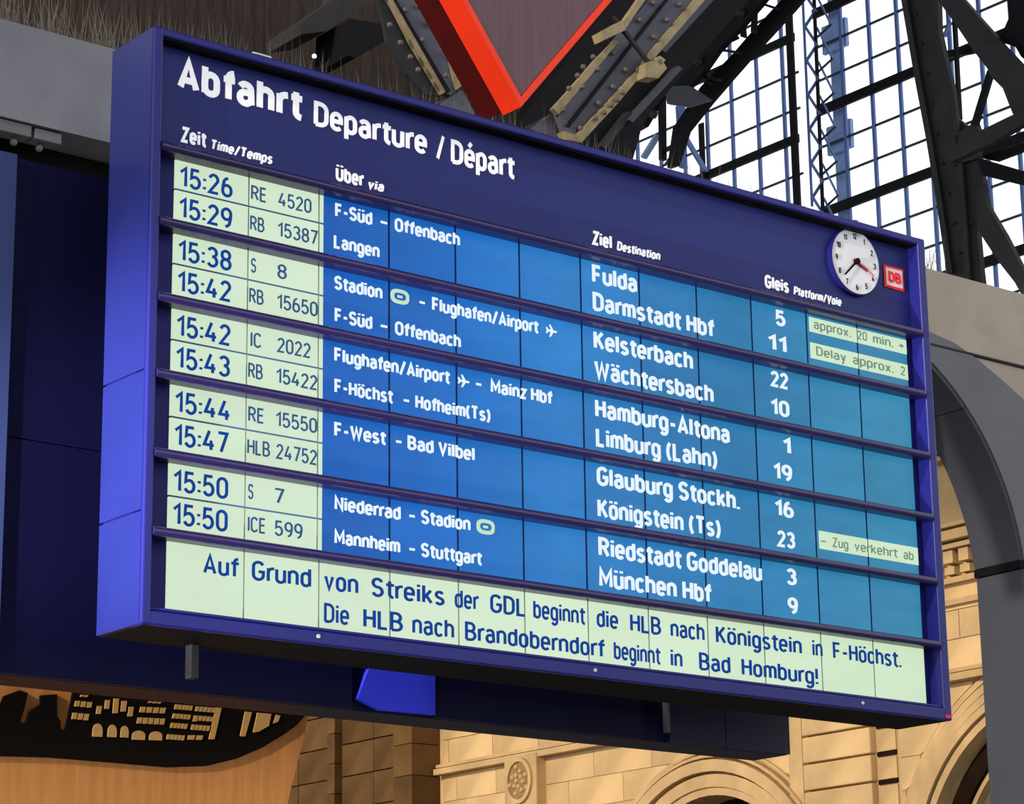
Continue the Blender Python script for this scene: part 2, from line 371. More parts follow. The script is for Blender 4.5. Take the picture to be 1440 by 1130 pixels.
# dark sooty wall further back that closes the upper left, its right end cut by the roof slope
pts = [(-700, -900), (1250, -300), (1072, -60), (1010, 45), (940, 110), (905, 170), (880, 260), (860, 420), (-700, 420)]
struct(px_y('wall_back', pts, 9.0, .5, M['brown']))

# ---- end wall: sandstone below, glass above (plane x = 35)
XW = 35.0
ew = struct(empty('wall_end', (XW+.5, 35, FZ)))
ARCH = [(34.13, 2.05, 3.02, 4.0), (24.0, 2.4, 3.62, 4.62), (41.1, 1.25, 3.3, 4.25)]
def arch_cut(cy_, cz_, r):
    return [(cy_-r, FZ)] + [(cy_-r*math.cos(t), cz_+r*math.sin(t)) for t in [i*math.pi/28 for i in range(29)]] + [(cy_+r, FZ)]
line = [(12, FZ)]
for a in sorted(ARCH): line += arch_cut(a[0], a[1], a[2])
line += [(95, FZ), (95, 13.6), (12, 13.6)]
bm = bmesh.new(); prism(bm, [Vector((XW, y, z)) for y, z in line], (.8, 0, 0)); fin('masonry', bm, M['stone'], ew)
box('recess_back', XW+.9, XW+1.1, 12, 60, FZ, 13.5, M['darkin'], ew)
def ring(cy_, cz_, r0_, r1_, x0, x1, m, name='arch_moulding', t0=-.5, t1=math.pi+.5, n=44):
    bm = bmesh.new()
    P = [(cy_+r1_*math.cos(t), cz_+r1_*math.sin(t)) for t in [t0+(t1-t0)*i/n for i in range(n+1)]]
    Q = [(cy_+r0_*math.cos(t), cz_+r0_*math.sin(t)) for t in [t0+(t1-t0)*i/n for i in range(n, -1, -1)]]
    prism(bm, [Vector((x0, y, z)) for y, z in P+Q], (x1-x0, 0, 0)); return fin(name, bm, m, ew)
def voussoirs(cy_, cz_, r0_, r1_, x0, x1, n, m):
    for i in range(n):
        t0 = math.pi*i/n+.004; t1 = math.pi*(i+1)/n-.004; ring(cy_, cz_, r0_, r1_, x0, x1, m, 'voussoir', t0, t1, 4)
a = ARCH[0]
ring(a[0], a[1], 3.02, 3.2, XW-.10, XW+.3, M['stone2']); ring(a[0], a[1], 3.2, 3.48, XW-.16, XW+.1, M['stone2'])
ring(a[0], a[1], 3.54, 3.80, XW-.26, XW+.05, M['stone2']); ring(a[0], a[1], 3.86, 3.93, XW-.2, XW+.05, M['stone2']); ring(a[0], a[1], 3.99, 4.06, XW-.1, XW+.05, M['stone2'])
a = ARCH[1]
for q, (p0, p1, d) in enumerate([(3.62, 3.78, .30), (3.83, 3.98, .36), (4.04, 4.2, .28), (4.26, 4.42, .2), (4.5, 4.62, .1)]):
    ring(a[0], a[1], p0, p1, XW-d, XW+.05, M['stone2'])
ring(a[0], a[1], 3.12, 3.22, XW+.25, XW+.5, M['stone2'], 'window_arch')
ring(a[0], a[1], 3.22, 3.62, XW+.15, XW+.3, M['darkin'], 'shaded_reveal')  # dark ring painting the shade inside the arch opening
bm = bmesh.new(); prism(bm, [Vector((XW+.45, a[0]+3.12*math.cos(t), a[1]+3.12*math.sin(t))) for t in [math.pi*i/30 for i in range(31)]], (.04, 0, 0))
fin('arch_pane', bm, mat('dusty_pane', (96, 92, 74), .3, .3, var=.2, scale=1), ew)
a = ARCH[2]
for p0, p1, d in [(3.3, 3.62, .16), (3.7, 3.95, .26), (4.02, 4.14, .18)]: ring(a[0], a[1], p0, p1, XW-d, XW+.05, M['stone2'])
# keystone medallion
my, mz = 40.55, 6.08
bm = bmesh.new(); abox(bm, XW-.34, XW+.02, my-.62, my+.62, mz-.85, mz+.62, .03); fin('keystone', bm, M['stone2'], ew)
def disc(cy_, cz_, ry, rz, x0, x1, m, name, n=26):
    bm = bmesh.new(); prism(bm, [Vector((x0, cy_+ry*math.cos(2*math.pi*i/n), cz_+rz*math.sin(2*math.pi*i/n))) for i in range(n)], (x1-x0, 0, 0)); return fin(name, bm, m, ew)
bm = bmesh.new()
n = 26
o1 = [Vector((XW-.42, my+.50*math.cos(2*math.pi*i/n), mz+.56*math.sin(2*math.pi*i/n))) for i in range(n)]
i1 = [Vector((XW-.42, my+.40*math.cos(2*math.pi*i/n), mz+.46*math.sin(2*math.pi*i/n))) for i in range(n)]
vo = [bm.verts.new(p) for p in o1]; vi = [bm.verts.new(p) for p in i1]; vb = [bm.verts.new(p+Vector((.1, 0, 0))) for p in o1]; vc = [bm.verts.new(p+Vector((.07, 0, 0))) for p in i1]
for i in range(n):
    j = (i+1) % n
    bm.faces.new((vo[i], vo[j], vi[j], vi[i])); bm.faces.new((vo[i], vo[j], vb[j], vb[i])); bm.faces.new((vi[i], vi[j], vc[j], vc[i]))
fin('medallion_rim', bm, M['stone2'], ew)
disc(my, mz, .41, .47, XW-.37, XW-.33, mat('medallion_field', (150, 120, 78), .9, .1, var=.3, scale=6, bump=1), 'medallion_field')
for k in range(14):     # carved leaves in the field
    t = k*2.4; r = .09+.021*k
    bm = bmesh.new(); bmesh.ops.create_uvsphere(bm, u_segments=6, v_segments=4, radius=.07, matrix=Matrix.Translation((XW-.37, my+r*math.cos(t), mz+r*1.1*math.sin(t))))
    fin('carved_leaf', bm, M['stone2'], ew, True)
# ledge and cornices
box('string_course', XW-.22, XW+.02, 12, 44.1, 6.78, 6.86, M['stone2'], ew)
box('string_course', XW-.30, XW+.02, 12, 44.1, 6.60, 6.745, M['stone2'], ew)
for z0, z1, d in [(8.18, 8.3, .15), (8.62, 8.74, .2), (9.28, 9.38, .45), (9.42, 9.62, .6), (9.66, 9.74, .7), (11.2, 11.3, .3), (11.36, 11.6, .45), (11.64, 11.72, .5)]:
    box('cornice', XW-d, XW+.02, 12, 44.1, z0, z1, M['stone2'], ew)
for k in range(16):
    y0 = 24.6+k*.42
    box('dentil', XW-.36, XW+.02, y0, y0+.26, 9.0, 9.26, M['stone2'], ew)
    box('dentil', XW-.28, XW+.02, y0+.05, y0+.31, 8.78, 8.94, M['stone2'], ew)
# ashlar blocks
meshes = {}
def carve(y0, y1, z0, z1, x0, x1, m, name='stone_block'):
    n = 12; runs = []; cur = []
    for i in range(n+1):
        y = y0+(y1-y0)*i/n; zl = z0
        for (cy_, cz_, _, ro) in ARCH:
            rr = ro+.06
            if abs(y-cy_) < rr:
                zl = max(zl, cz_+math.sqrt(rr*rr-(y-cy_)**2)) if z1 > cz_ else 99
        if zl < z1-.05: cur.append((y, zl))
        else:
            if len(cur) > 1: runs.append(cur)
            cur = []
    if len(cur) > 1: runs.append(cur)
    for c in runs:
        if all(abs(q[1]-z0) < 1e-6 for q in c): c = [c[0], c[-1]]
        P = [Vector((x0, y, z)) for y, z in c] + [Vector((x0, c[-1][0], z1)), Vector((x0, c[0][0], z1))]
        bm = bmesh.new(); prism(bm, P, (x1-x0, 0, 0)); fin(name, bm, m, ew)
zr = [4.82-.585*2+.585*k for k in range(6)]           # rusticated courses beside the slot
for k, z in enumerate(zr):
    if z+.585 > 6.6: continue
    box('stone_block', XW-.20, XW+.02, 29.02, 31.02, z+.02, z+.565, M['stone'], ew, .03)
box('pilaster', XW-.14, XW+.02, 31.08, 31.5, FZ, 6.58, M['stone2'], ew)
for k in range(9):                                     # narrow grooved strip with dark notches
    z = 2.45+.585*k
    if z > 6.3: break
    box('stone_block', XW-.05, XW+.02, 28.42, 28.96, z+.07, z+.52, M['stone2'], ew)
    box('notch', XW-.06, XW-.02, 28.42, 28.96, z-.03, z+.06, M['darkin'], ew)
random.seed(3)
for k in range(4):
    z = 3.9+.68*k; off = (k % 2)*.9
    y = 31.55
    while y < 44.0:
        y1 = min(y+1.9+random.uniform(-.3, .3)+(off if y < 31.6 else 0), 44.05)
        carve(y, y1-.015, z, min(z+.665, 6.58), XW-.03, XW+.01, M['stone']); y = y1
    y = 24.0
    while y < 28.3:
        y1 = min(y+1.5, 28.35); carve(y, y1-.015, z, min(z+.665, 6.58), XW-.03, XW+.01, M['stone']); y = y1
for k in range(4):
    z = 6.9+.6*k; y = 24 + (k % 2)*.7
    while y < 44:
        y1 = y+1.8; carve(y, min(y1, 44.05)-.02, z, z+.58, XW-.04, XW+.01, M['stone']); y = y1
# far-left part: piers and courses, its shade put into a darker stone colour
for (y0, y1, d) in [(44.2, 45.0, .9), (45.15, 45.5, .5), (48.4, 48.75, .35)]:
    for k in range(8):
        box('stone_block', XW-d, XW+.02, y0, y1, 3.4+.8*k, 3.4+.8*k+.78, M['stoneshade'], ew)
for k in range(7):
    z = 3.6+.86*k
    for y0, y1 in ((45.55, 46.9), (46.92, 48.35), (48.8, 50.4), (50.43, 52)):
        box('stone_block', XW-.14, XW+.02, y0, y1, z, z+.82, M['stoneshade'], ew)

# ---- glazed upper end wall
gw = struct(empty('window_1', (XW, 28, 13.6)))
def vbar(y, wd, z0, z1, m, x=XW, d=.12, name='mullion'): return box(name, x-d/2, x+d/2, y-wd/2, y+wd/2, z0, z1, m, gw)
def hbar(z, h, y0, y1, m, x=XW, d=.1, name='transom'): return box(name, x-d/2, x+d/2, y0, y1, z-h/2, z+h/2, m, gw)
RY = [16.4+.855*k for k in range(0, 12)] + [26.5, 27.3, 28.14, 29.0, 29.75]
RZ = [14.4, 15.2, 16.0, 16.82, 17.6, 18.42, 19.2, 20.02, 20.8, 21.62, 22.4, 23.2, 24.0, 24.8, 25.6, 26.4]
LY = [30.39, 30.9, 31.76, 32.63, 33.49, 34.3, 35.15, 36.0, 36.9]
LZ = [16.3, 17.1, 17.95, 18.77, 19.6, 20.36, 21.24, 22.08, 22.9, 23.75, 24.55, 25.4, 26.4]
for y in RY[:-1]: vbar(y, .085, 13.6, 27, M['mullion'], XW, .06)
for y in LY[1:]: vbar(y, .085, 13.6, 27, M['mullion'], XW, .06)
for z in RZ:
    heavy = min(abs(z-h) for h in (15.2, 17.6, 20.02, 22.4, 24.8)) < .05
    hbar(z, .22 if heavy else .05, 16, 29.75, M['steelblack'] if heavy else M['bar'], XW-.1 if heavy else XW, .08 if heavy else .04)
for z in LZ:
    heavy = min(abs(z-h) for h in (17.1, 19.6, 22.08, 24.55)) < .05
    hbar(z, .20 if heavy else .05, 30.39, 37, M['steelblack'] if heavy else M['bar'], XW-.1 if heavy else XW, .08 if heavy else .04)
pm = {}
def pane(y0, y1, z0, z1):
    key = (round(y1-y0, 3), round(z1-z0, 3))
    if key not in pm:
        bm = bmesh.new(); abox(bm, -.01, .01, -(y1-y0)/2, (y1-y0)/2, -(z1-z0)/2, (z1-z0)/2)
        bmesh.ops.recalc_face_normals(bm, faces=bm.faces)
        me = bpy.data.meshes.new('pane'); bm.to_mesh(me); bm.free(); pm[key] = me
    o = link('pane', pm[key], M['glass'], gw); o.location = Vector((XW, (y0+y1)/2, (z0+z1)/2))-gw.location
for i in range(3, len(RY)-1):
    for j in range(len(RZ)-4): pane(RY[i]+.043, RY[i+1]-.043, RZ[j]+.03, RZ[j+1]-.03)
for i in range(len(LY)-2):
    for j in range(len(LZ)-2): pane(LY[i]+.043, LY[i+1]-.043, LZ[j]+.03, LZ[j+1]-.03)
# posts of the glazing
vbar(33.49, .16, 13.6, 20.9, M['steelblack'], XW-.2, .05, 'post')
vbar(30.42, .2, 13.6, 27, M['steelblack'], XW-.2, .06, 'post')
vbar(29.45, .34, 13.6, 27, M['pale'], XW+.3, .08, 'outer_post')
# small pale gusset plates behind the lattice
for z in (17.15, 19.55, 22.0):
    box('gusset_plate', XW+.1, XW+.2, 28.95, 29.7, z-.55, z+.12, M['pale'], gw)

# ============================================================ the departure board
W, H, D = 5.0, 2.71, .366
B = tag(empty('departure_board', (2.5, .18, 0)), 'large dark blue departure board with white and blue display panels and a clock', 'departure board')
box('casing', .012, W-.012, .10, D-.012, .012, H-.012, M['navy'], B, .004)
# side panels with joints
for z0, z1 in [(0, .487), (.495, 1.112), (1.12, H)]:
    box('side_panel', 0, .016, .006, D, z0+.001, z1, M['navyside'], B, .003)
    box('side_panel', W-.016, W, .006, D, z0+.001, z1, M['navyside'], B, .003)
box('underside_panel', .02, W-.02, .02, D, -.004, .012, M['black'], B)
box('top_panel', .02, W-.02, .02, D, H-.012, H+.004, M['navy'], B)
# frame: four rounded profiles
FWD = .045
bm = bmesh.new()
abox(bm, 0.0, FWD, -.012, .02, -.002, H, .008); abox(bm, .018, FWD, .0, .1, -.002, H); abox(bm, W-FWD-.012, W, -.012, .1, -.002, H, .008)
abox(bm, FWD*.8, W-FWD*.8, -.010, .1, -.002, .062, .008); abox(bm, FWD*.8, W-FWD*.8, -.010, .1, H-.04, H, .008)
fin('frame', bm, M['navy'], B)
box('frame_bead', FWD, W-FWD-.012, .0, .03, .064, .078, M['navy'], B, .004)
box('shade_strip', FWD, W-FWD-.012, .002, .084, H-.048, H-.041, M['black'], B)  # black strip painting the shadow gap under the top frame bar
# header and recess backing
HY = .07
ZB = [2.15, 1.80, 1.452, 1.105, .751, .405]
hp = box('header_panel', FWD, W-FWD, HY, .1, ZB[0], H-.04, M['header'], B)
box('recess_panel', FWD, W-FWD, .082, .1, .06, ZB[0], M['recess'], B)
# rails
for k, z in enumerate(ZB):
    bm = bmesh.new(); tube(bm, (FWD+.002, -.002, z), (W-FWD-.022, -.002, z), .021, 14)
    abox(bm, FWD+.002, W-FWD-.022, .0, .081, z-.018, z+.014)
    fin('rail', bm, M['railm'], B, False)
# display modules
PY = .07
U = [.17, .563, .96, 1.352, 1.747, 2.142, 2.535, 2.925, 3.32, 3.71, 4.118, 4.506, 4.90]
g = .010
mm = {}
def module(x0, x1, z0, z1, m, name='display_panel', y=PY, t=.011, label=None):
    key = (round(x1-x0, 4), round(z1-z0, 4), m.name, t)
    if key not in mm:
        bm = bmesh.new(); abox(bm, -(x1-x0)/2, (x1-x0)/2, 0, t, -(z1-z0)/2, (z1-z0)/2)
        bmesh.ops.recalc_face_normals(bm, faces=bm.faces)
        me = bpy.data.meshes.new(name); bm.to_mesh(me); bm.free(); mm[key] = me
    o = link(name, mm[key], m, B); o.location = Vector(((x0+x1)/2, y, (z0+z1)/2))-B.location
    if label: o['label'] = label
    return o
for k in range(5):
    zt = ZB[k]-.010; zb = ZB[k+1]+.004; zm = zb+(zt-zb)*.575
    zm = [1.993, 1.643, 1.292, .942, .588][k]
    for (x0, x1) in ((U[0], U[1]-.007), (U[1], .943), (.949, .972)):
        module(x0, x1, zm+.004, zt, M['lcd_c'], label='cream display panel'); module(x0, x1, zb, zm-.004, M['lcd_c'], label='cream display panel')
    for c in range(2, 12):
        x0 = .977 if c == 2 else U[c]
        module(x0, U[c+1]-g, zb, zt, M['lcd_b'], label='blue display panel')
for c in range(12):
    module(U[c], U[c+1]-.007, .082, ZB[5]-.010, M['lcd_c'], label='cream display panel')

for k, u in enumerate(U[1:-1]):
    box('divider', u-.007, u-.001, PY-.0008, .082, .06, ZB[5], M['seamc'], B)
    if k == 0: box('divider', u-.007, u-.001, PY-.0008, .082, ZB[5], ZB[0], M['seamc'], B)
    elif k > 1: box('divider', u-g, u, PY-.0008, .082, ZB[5], ZB[0], M['seam'], B)
box('divider', .943, .949, PY-.0008, .082, ZB[5], ZB[0], M['seamc'], B)
for zm in (1.993, 1.643, 1.292, .942, .588): box('row_divider', U[0], .971, PY-.0006, .082, zm-.004, zm+.004, M['seamr'], B)
TY = PY-.001
def T(s, x0, x1, z, cap, m, bold=.13, **k): return lettering(s, x0, x1, z, cap, m, B, TY, .07, bold, **k)
# times and trains
times = ['15:26', '15:29', '15:38', '15:42', '15:42', '15:43', '15:44', '15:47', '15:50', '15:50']
tz = [2.01, 1.863, 1.662, 1.517, 1.312, 1.166, .964, .815, .610, .463]
trains = [('RE', '4520'), ('RB', '15387'), ('S', '8'), ('RB', '15650'), ('IC', '2022'), ('RB', '15422'), ('RE', '15550'), ('HLB', '24752'), ('S', '7'), ('ICE', '599')]
tw = {'RE': (.553, .645), 'RB': (.55, .64), 'S': (.557, .598), 'IC': (.56, .63), 'HLB': (.55, .683), 'ICE': (.558, .66)}
for i in range(10):
    T(times[i], .192, .47, tz[i], .098, M['lcdblue'], .135, label='dark blue time lettering')
    a, b = trains[i]; x0, x1 = tw[a]
    T(a, x0+.018, x1+.004, tz[i]+.018, .070, M['lcdgrey'], .12, label='grey train type lettering')
    x1 = {1: .768, 3: .865, 4: .902, 5: .94}[len(b)]
    T(b, .718, x1, tz[i]+.018, .070, M['lcdgrey'], .12, label='grey train number lettering')
# via
vz = [2.043, 1.888, 1.688, 1.53, 1.34, 1.19, .985, None, .641, .484]
via = [[('F-Süd', 1.037, 1.248), ('-', 1.298, 1.335), ('Offenbach', 1.381, 1.768)], [('Langen', 1.03, 1.29)],
       [('Stadion', 1.034, 1.306), ('O', 1.355, 1.463), ('-', 1.525, 1.555), ('Flughafen/Airport', 1.60, 2.25), ('P', 2.30, 2.37)],
       [('F-Süd', 1.037, 1.248), ('-', 1.298, 1.335), ('Offenbach', 1.381, 1.768)],
       [('Flughafen/Airport', 1.036, 1.70), ('P', 1.75, 1.82), ('-', 1.86, 1.89), ('Mainz Hbf', 1.949, 2.33)],
       [('F-Höchst', 1.037, 1.366), ('-', 1.43, 1.46), ('Hofheim(Ts)', 1.498, 1.943)],
       [('F-West', 1.037, 1.325), ('-', 1.385, 1.415), ('Bad Vilbel', 1.452, 1.845)], [],
       [('Niederrad', 1.04, 1.409), ('-', 1.46, 1.49), ('Stadion', 1.528, 1.815), ('O', 1.854, 1.96)],
       [('Mannheim', 1.04, 1.405), ('-', 1.46, 1.49), ('Stuttgart', 1.527, 1.881)]]
def reY(x, z): 
    k = (TY-CAM.y)/(.07-CAM.y); return CAM.x+(x-CAM.x)*k, CAM.z+(z-CAM.z)*k
for i, row in enumerate(via):
    for s, x0, x1 in row:
        z = vz[i]
        if s == 'O':      # stadium pictogram: pale oval with a dark pitch outline
            bm = bmesh.new(); n = 24; xc = (x0+x1)/2; zc = z+.032
            def ov(rx, rz, y): return [Vector((xc+rx*abs(math.cos(t))**.7*math.copysign(1, math.cos(t)), y, zc+rz*abs(math.sin(t))**.7*math.copysign(1, math.sin(t)))) for t in [2*math.pi*q/n for q in range(n)]]
            a = [bm.verts.new(p) for p in ov(.054, .036, TY-.003)]; b2 = [bm.verts.new(p) for p in ov(.034, .018, TY-.003)]; c2 = [bm.verts.new(p) for p in ov(.054, .036, TY)]
            for q in range(n):
                j = (q+1) % n; bm.faces.new((a[q], a[j], b2[j], b2[q])); bm.faces.new((a[q], a[j], c2[j], c2[q]))
            abox(bm, xc-.014, xc+.014, TY-.003, TY, zc-.006, zc+.006)
            o = fin('stadium_symbol', bm, M['lcdoval'] if 'lcdoval' in M else M.setdefault('lcdoval', mat('segment_pale_green', (60, 80, 70), .5, 0, emit=(190, 216, 190))), B); o['label'] = 'pale oval stadium symbol'
        elif s == 'P':    # airplane pictogram
            xc = (x0+x1)/2; zc = z+.028; k = .036
            out = [(1, 0), (.75, .14), (.3, .14), (-.2, .85), (-.42, .85), (-.15, .14), (-.55, .14), (-.8, .42), (-1, .42), (-.85, 0)]
            out += [(x, -y) for x, y in reversed(out[1:-1])]
            bm = bmesh.new(); prism(bm, [Vector((xc+a*k, TY-.003, zc+b*k)) for a, b in out], (0, .003, 0))
            fin('airplane_symbol', bm, M['lcdwhite'], B)['label'] = 'white airplane symbol'
        elif s == '-': 
            bm = bmesh.new(); abox(bm, x0, x1, TY-.003, TY, z+.022, z+.033); fin('dash', bm, M['lcdwhite'], B)
        else: T(s, x0, x1, z-.001, .068, M['lcdwhite'], .175, label='white route lettering')
# destinations and platforms
dest = [('Fulda', 2.607), ('Darmstadt Hbf', 3.431), ('Kelsterbach', 3.273), ('Wächtersbach', 3.41), ('Hamburg-Altona', 3.515), ('Limburg (Lahn)', 3.419), ('Glauburg Stockh.', 3.568), ('Königstein (Ts)', 3.426), ('Riedstadt Goddelau', 3.705), ('München Hbf', 3.346)]
dz = [2.02, 1.875, 1.674, 1.52, 1.32, 1.172, .975, .812, .618, .466]
gl = ['5', '11', '22', '10', '1', '19', '16', '23', '3', '9']
for i, (s, x1) in enumerate(dest):
    if i == 0: x1 = 2.905
    T(s, 2.607, x1, dz[i]-.001, .098, M['lcdwhite'], .175, label='white destination lettering')
    x0 = 3.822 if len(gl[i]) == 2 else (3.885 if gl[i] != '1' else 3.90)
    T(gl[i], x0, 3.955, dz[i]+.006, .088, M['lcdwhite'], .175, label='white platform number')
# delay notices
for (z0, z1, s, x0, x1) in [(2.036, 2.118, 'approx. 20 min. +', 4.165, 4.87), (1.888, 1.975, 'Delay approx. 2', 4.175, 4.872), (.845, .941, '- Zug verkehrt ab', 4.145, 4.855)]:
    for xa, xb in ((4.134, 4.497), (4.506, 4.888)):
        module(xa, xb, z0, z1, M['lcd_c'], 'notice_strip', PY-.004, .0035, label='cream notice strip')
    pos = 0
    for wrd in s.split(' '):
        a_ = x0+(x1-x0)*pos/len(s); b_ = x0+(x1-x0)*(pos+len(wrd)-.15)/len(s); pos += len(wrd)+1
        lettering(wrd, a_, b_, z0+.02, .052, M['lcdgreen'], B, PY-.0045, .066, .13, depth=.002, label='grey green notice lettering')
# message
msg1 = [('Auf', .35, .53), ('Grund', .60, .913), ('von', .985, 1.17), ('Streiks', 1.245, 1.66), ('der', 1.72, 1.86), ('GDL', 1.93, 2.134), ('beginnt', 2.19, 2.51), ('die', 2.585, 2.72), ('HLB', 2.80, 3.0), ('nach', 3.065, 3.29), ('Königstein', 3.37, 3.97), ('in', 4.05, 4.12), ('F-Höchst.', 4.20, 4.71)]
msg2 = [('Die', .985, 1.12), ('HLB', 1.20, 1.42), ('nach', 1.475, 1.713), ('Brandoberndorf', 1.779, 2.63), ('beginnt', 2.69, 2.99), ('in', 3.06, 3.135), ('Bad', 3.25, 3.46), ('Homburg!', 3.54, 4.079)]
for s, a, b in msg1: T(s, a, b, .266, .09, M['lcdblue'], .14, label='dark blue message lettering, upper line')
for s, a, b in msg2: T(s, a, b, .118, .09, M['lcdblue'], .14, label='dark blue message lettering, lower line')
# header lettering
def Hd(s, x0, x1, z, cap, bold=.18, shear=0.): return lettering(s, x0, x1, z, cap, M['white'], B, HY, .03, bold, shear, label='white header lettering')
Hd('Abfahrt', .145, .818, 2.452, .158, .20); Hd('Departure', .886, 1.543, 2.448, .125, .17); Hd('/', 1.601, 1.65, 2.445, .125, .16); Hd('Départ', 1.69, 2.082, 2.44, .125, .17)
Hd('Zeit', .166, .300, 2.203, .076, .2); Hd('Time/Temps', .332, .657, 2.203, .05, .2, .15)
Hd('Über', 1.012, 1.17, 2.203, .076, .2); Hd('via', 1.199, 1.288, 2.203, .05, .2, .15)
Hd('Ziel', 2.575, 2.707, 2.203, .076, .2); Hd('Destination', 2.742, 3.034, 2.206, .05, .2, .15)
Hd('Gleis', 3.777, 3.951, 2.203, .076, .2); Hd('Platform/Voie', 3.988, 4.348, 2.203, .05, .2, .15)
# clock
kk = (HY-.028-CAM.y)/(.03-CAM.y)
ccx = CAM.x+(4.477-CAM.x)*kk; ccz = CAM.z+(2.486-CAM.z)*kk; CR = .185
bm = bmesh.new(); tube(bm, (ccx, HY-.028, ccz), (ccx, HY, ccz), CR, 48); ck = fin('clock_face', bm, M['clockw'], B); ck['label'] = 'round white clock face'
bm = bmesh.new(); n = 48
ra = [[bm.verts.new((ccx+r*math.cos(2*math.pi*i/n), y, ccz+r*math.sin(2*math.pi*i/n))) for i in range(n)] for r, y in ((CR, HY-.033), (CR+.008, HY-.03), (CR+.008, HY), (CR, HY-.026))]
for i in range(n):
    j = (i+1) % n
    for q in ((0, 1), (1, 2), (3, 0)): bm.faces.new((ra[q[0]][i], ra[q[0]][j], ra[q[1]][j], ra[q[1]][i]))
fin('clock_rim', bm, M['recess'], ck)
for h in range(12):
    t = math.radians(90-30*h); r = CR*.80
    s = str(12 if h == 0 else h)
    me = textmesh(s, .17); xs = [v.co.x for v in me.vertices]; a = (min(xs)+max(xs))/2; sc = .034/CAPH
    for v in me.vertices: v.co = Vector(((v.co.x-a)*sc*.8, -.002*(v.co.z/.02), (v.co.y-CAPH/2)*sc))
    o = link('numeral', me, M['black'], ck); o.location = Vector((ccx+r*math.cos(t), HY-.031, ccz+r*math.sin(t)))-parent_world(ck)
def hand(ang, l0, l1, w0, w1, m, y, nm, lab=None):
    t = math.radians(90-ang); d = Vector((math.cos(t), 0, math.sin(t))); s = Vector((-d.z, 0, d.x)); c = Vector((ccx, y, ccz))
    bm = bmesh.new(); prism(bm, [c-d*l0-s*w0/2, c+d*l1-s*w1/2, c+d*l1+s*w1/2, c-d*l0+s*w0/2], (0, .003, 0)); o = fin(nm, bm, m, ck)
    if lab: o['label'] = lab
hand(226, .02, .135, .014, .009, M['black'], HY-.040, 'minute_hand'); hand(112, .02, .095, .02, .016, mat('hour_hand_brown', (70, 16, 22), .5, .2), HY-.036, 'hour_hand', 'dark red hour hand')
hand(116, .02, .14, .006, .005, M['red'], HY-.045, 'second_hand', 'thin red second hand')
bm = bmesh.new(); tube(bm, (ccx, HY-.05, ccz), (ccx, HY-.03, ccz), .017, 16); fin('clock_hub', bm, M['black'], ck)
# square red and white emblem
e0, e1 = reY(0, 0)
lx0, lx1, lz0, lz1 = [CAM.x+(v-CAM.x)*kk for v in (4.722, 4.880)] + [CAM.z+(v-CAM.z)*kk for v in (2.395, 2.525)]
em = box('emblem', lx0, lx1, HY-.008, HY, lz0, lz1, M['red'], B, .002); em['label'] = 'small square red emblem with white field'
box('emblem_field', lx0+.014, lx1-.014, HY-.011, HY-.008, lz0+.014, lz1-.014, M['logow'], em)
lettering('DB', lx0+.03, lx1-.03, lz0+.034, .062, M['red'], em, HY-.0112, None, .2, name='emblem_letters')
box('sticker', W-.052, W-.006, -.0145, -.0122, .010, .026, M['red'], B, 0)['label'] = 'small red sticker'
for x in (.9, 2.5, 4.32):
    bm = bmesh.new(); tube(bm, (x, -.015, .035), (x, -.009, .035), .009, 12); fin('screw', bm, M['cream'], B)
box('fastener', .605, .715, .12, .20, H+.004, H+.075, M['cream'], B, .012)['label'] = 'pale green grey box on the top edge'
box('fastener', 3.72, 3.80, .12, .17, H+.004, H+.045, M['beigest'], B, .01)

# ============================================================ housing behind the board
HB = tag(empty('display_housing', (2, .95, -.12)), 'long dark navy housing hung behind and below the departure board', 'sign housing')
Yr = .8
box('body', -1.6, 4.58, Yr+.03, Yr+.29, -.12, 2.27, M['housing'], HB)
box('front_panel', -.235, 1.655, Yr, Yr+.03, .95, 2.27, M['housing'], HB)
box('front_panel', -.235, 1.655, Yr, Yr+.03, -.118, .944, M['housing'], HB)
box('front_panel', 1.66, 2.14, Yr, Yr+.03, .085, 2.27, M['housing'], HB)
px_y('bright_patch', [(521, 934), (612, 944), (612, 1005), (535, 998), (503, 982)], Yr-.008, .03, M['bluepatch'], HB)['label'] = 'bright blue patch on the housing front'  # plate added in a bright patch's outline, its brightness put into the colour
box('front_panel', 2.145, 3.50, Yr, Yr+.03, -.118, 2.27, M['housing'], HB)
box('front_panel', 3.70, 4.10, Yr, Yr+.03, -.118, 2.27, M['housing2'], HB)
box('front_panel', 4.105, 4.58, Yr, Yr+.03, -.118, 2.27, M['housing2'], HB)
box('slot_edge', 3.68, 3.698, Yr-.006, Yr+.03, -.07, 2.2, M['greyplate'], HB)
box('edge_trim', -1.6, -.25, Yr-.03, Yr+.03, -.118, 2.275, mat('grey_blue_trim', (54, 66, 118), .45, .25), HB)['label'] = 'lighter grey blue edge panel'
# two arms that carry the board on the housing
for x in (.9, 4.0): box('arm', x, x+.12, D, Yr, 1.2, 1.35, M['steelblack'], HB)
for x in (.42,):
    o = box('hanging_bracket', x, x+.045, .27, .32, -.155, -.004, M['steel'], B, .006)

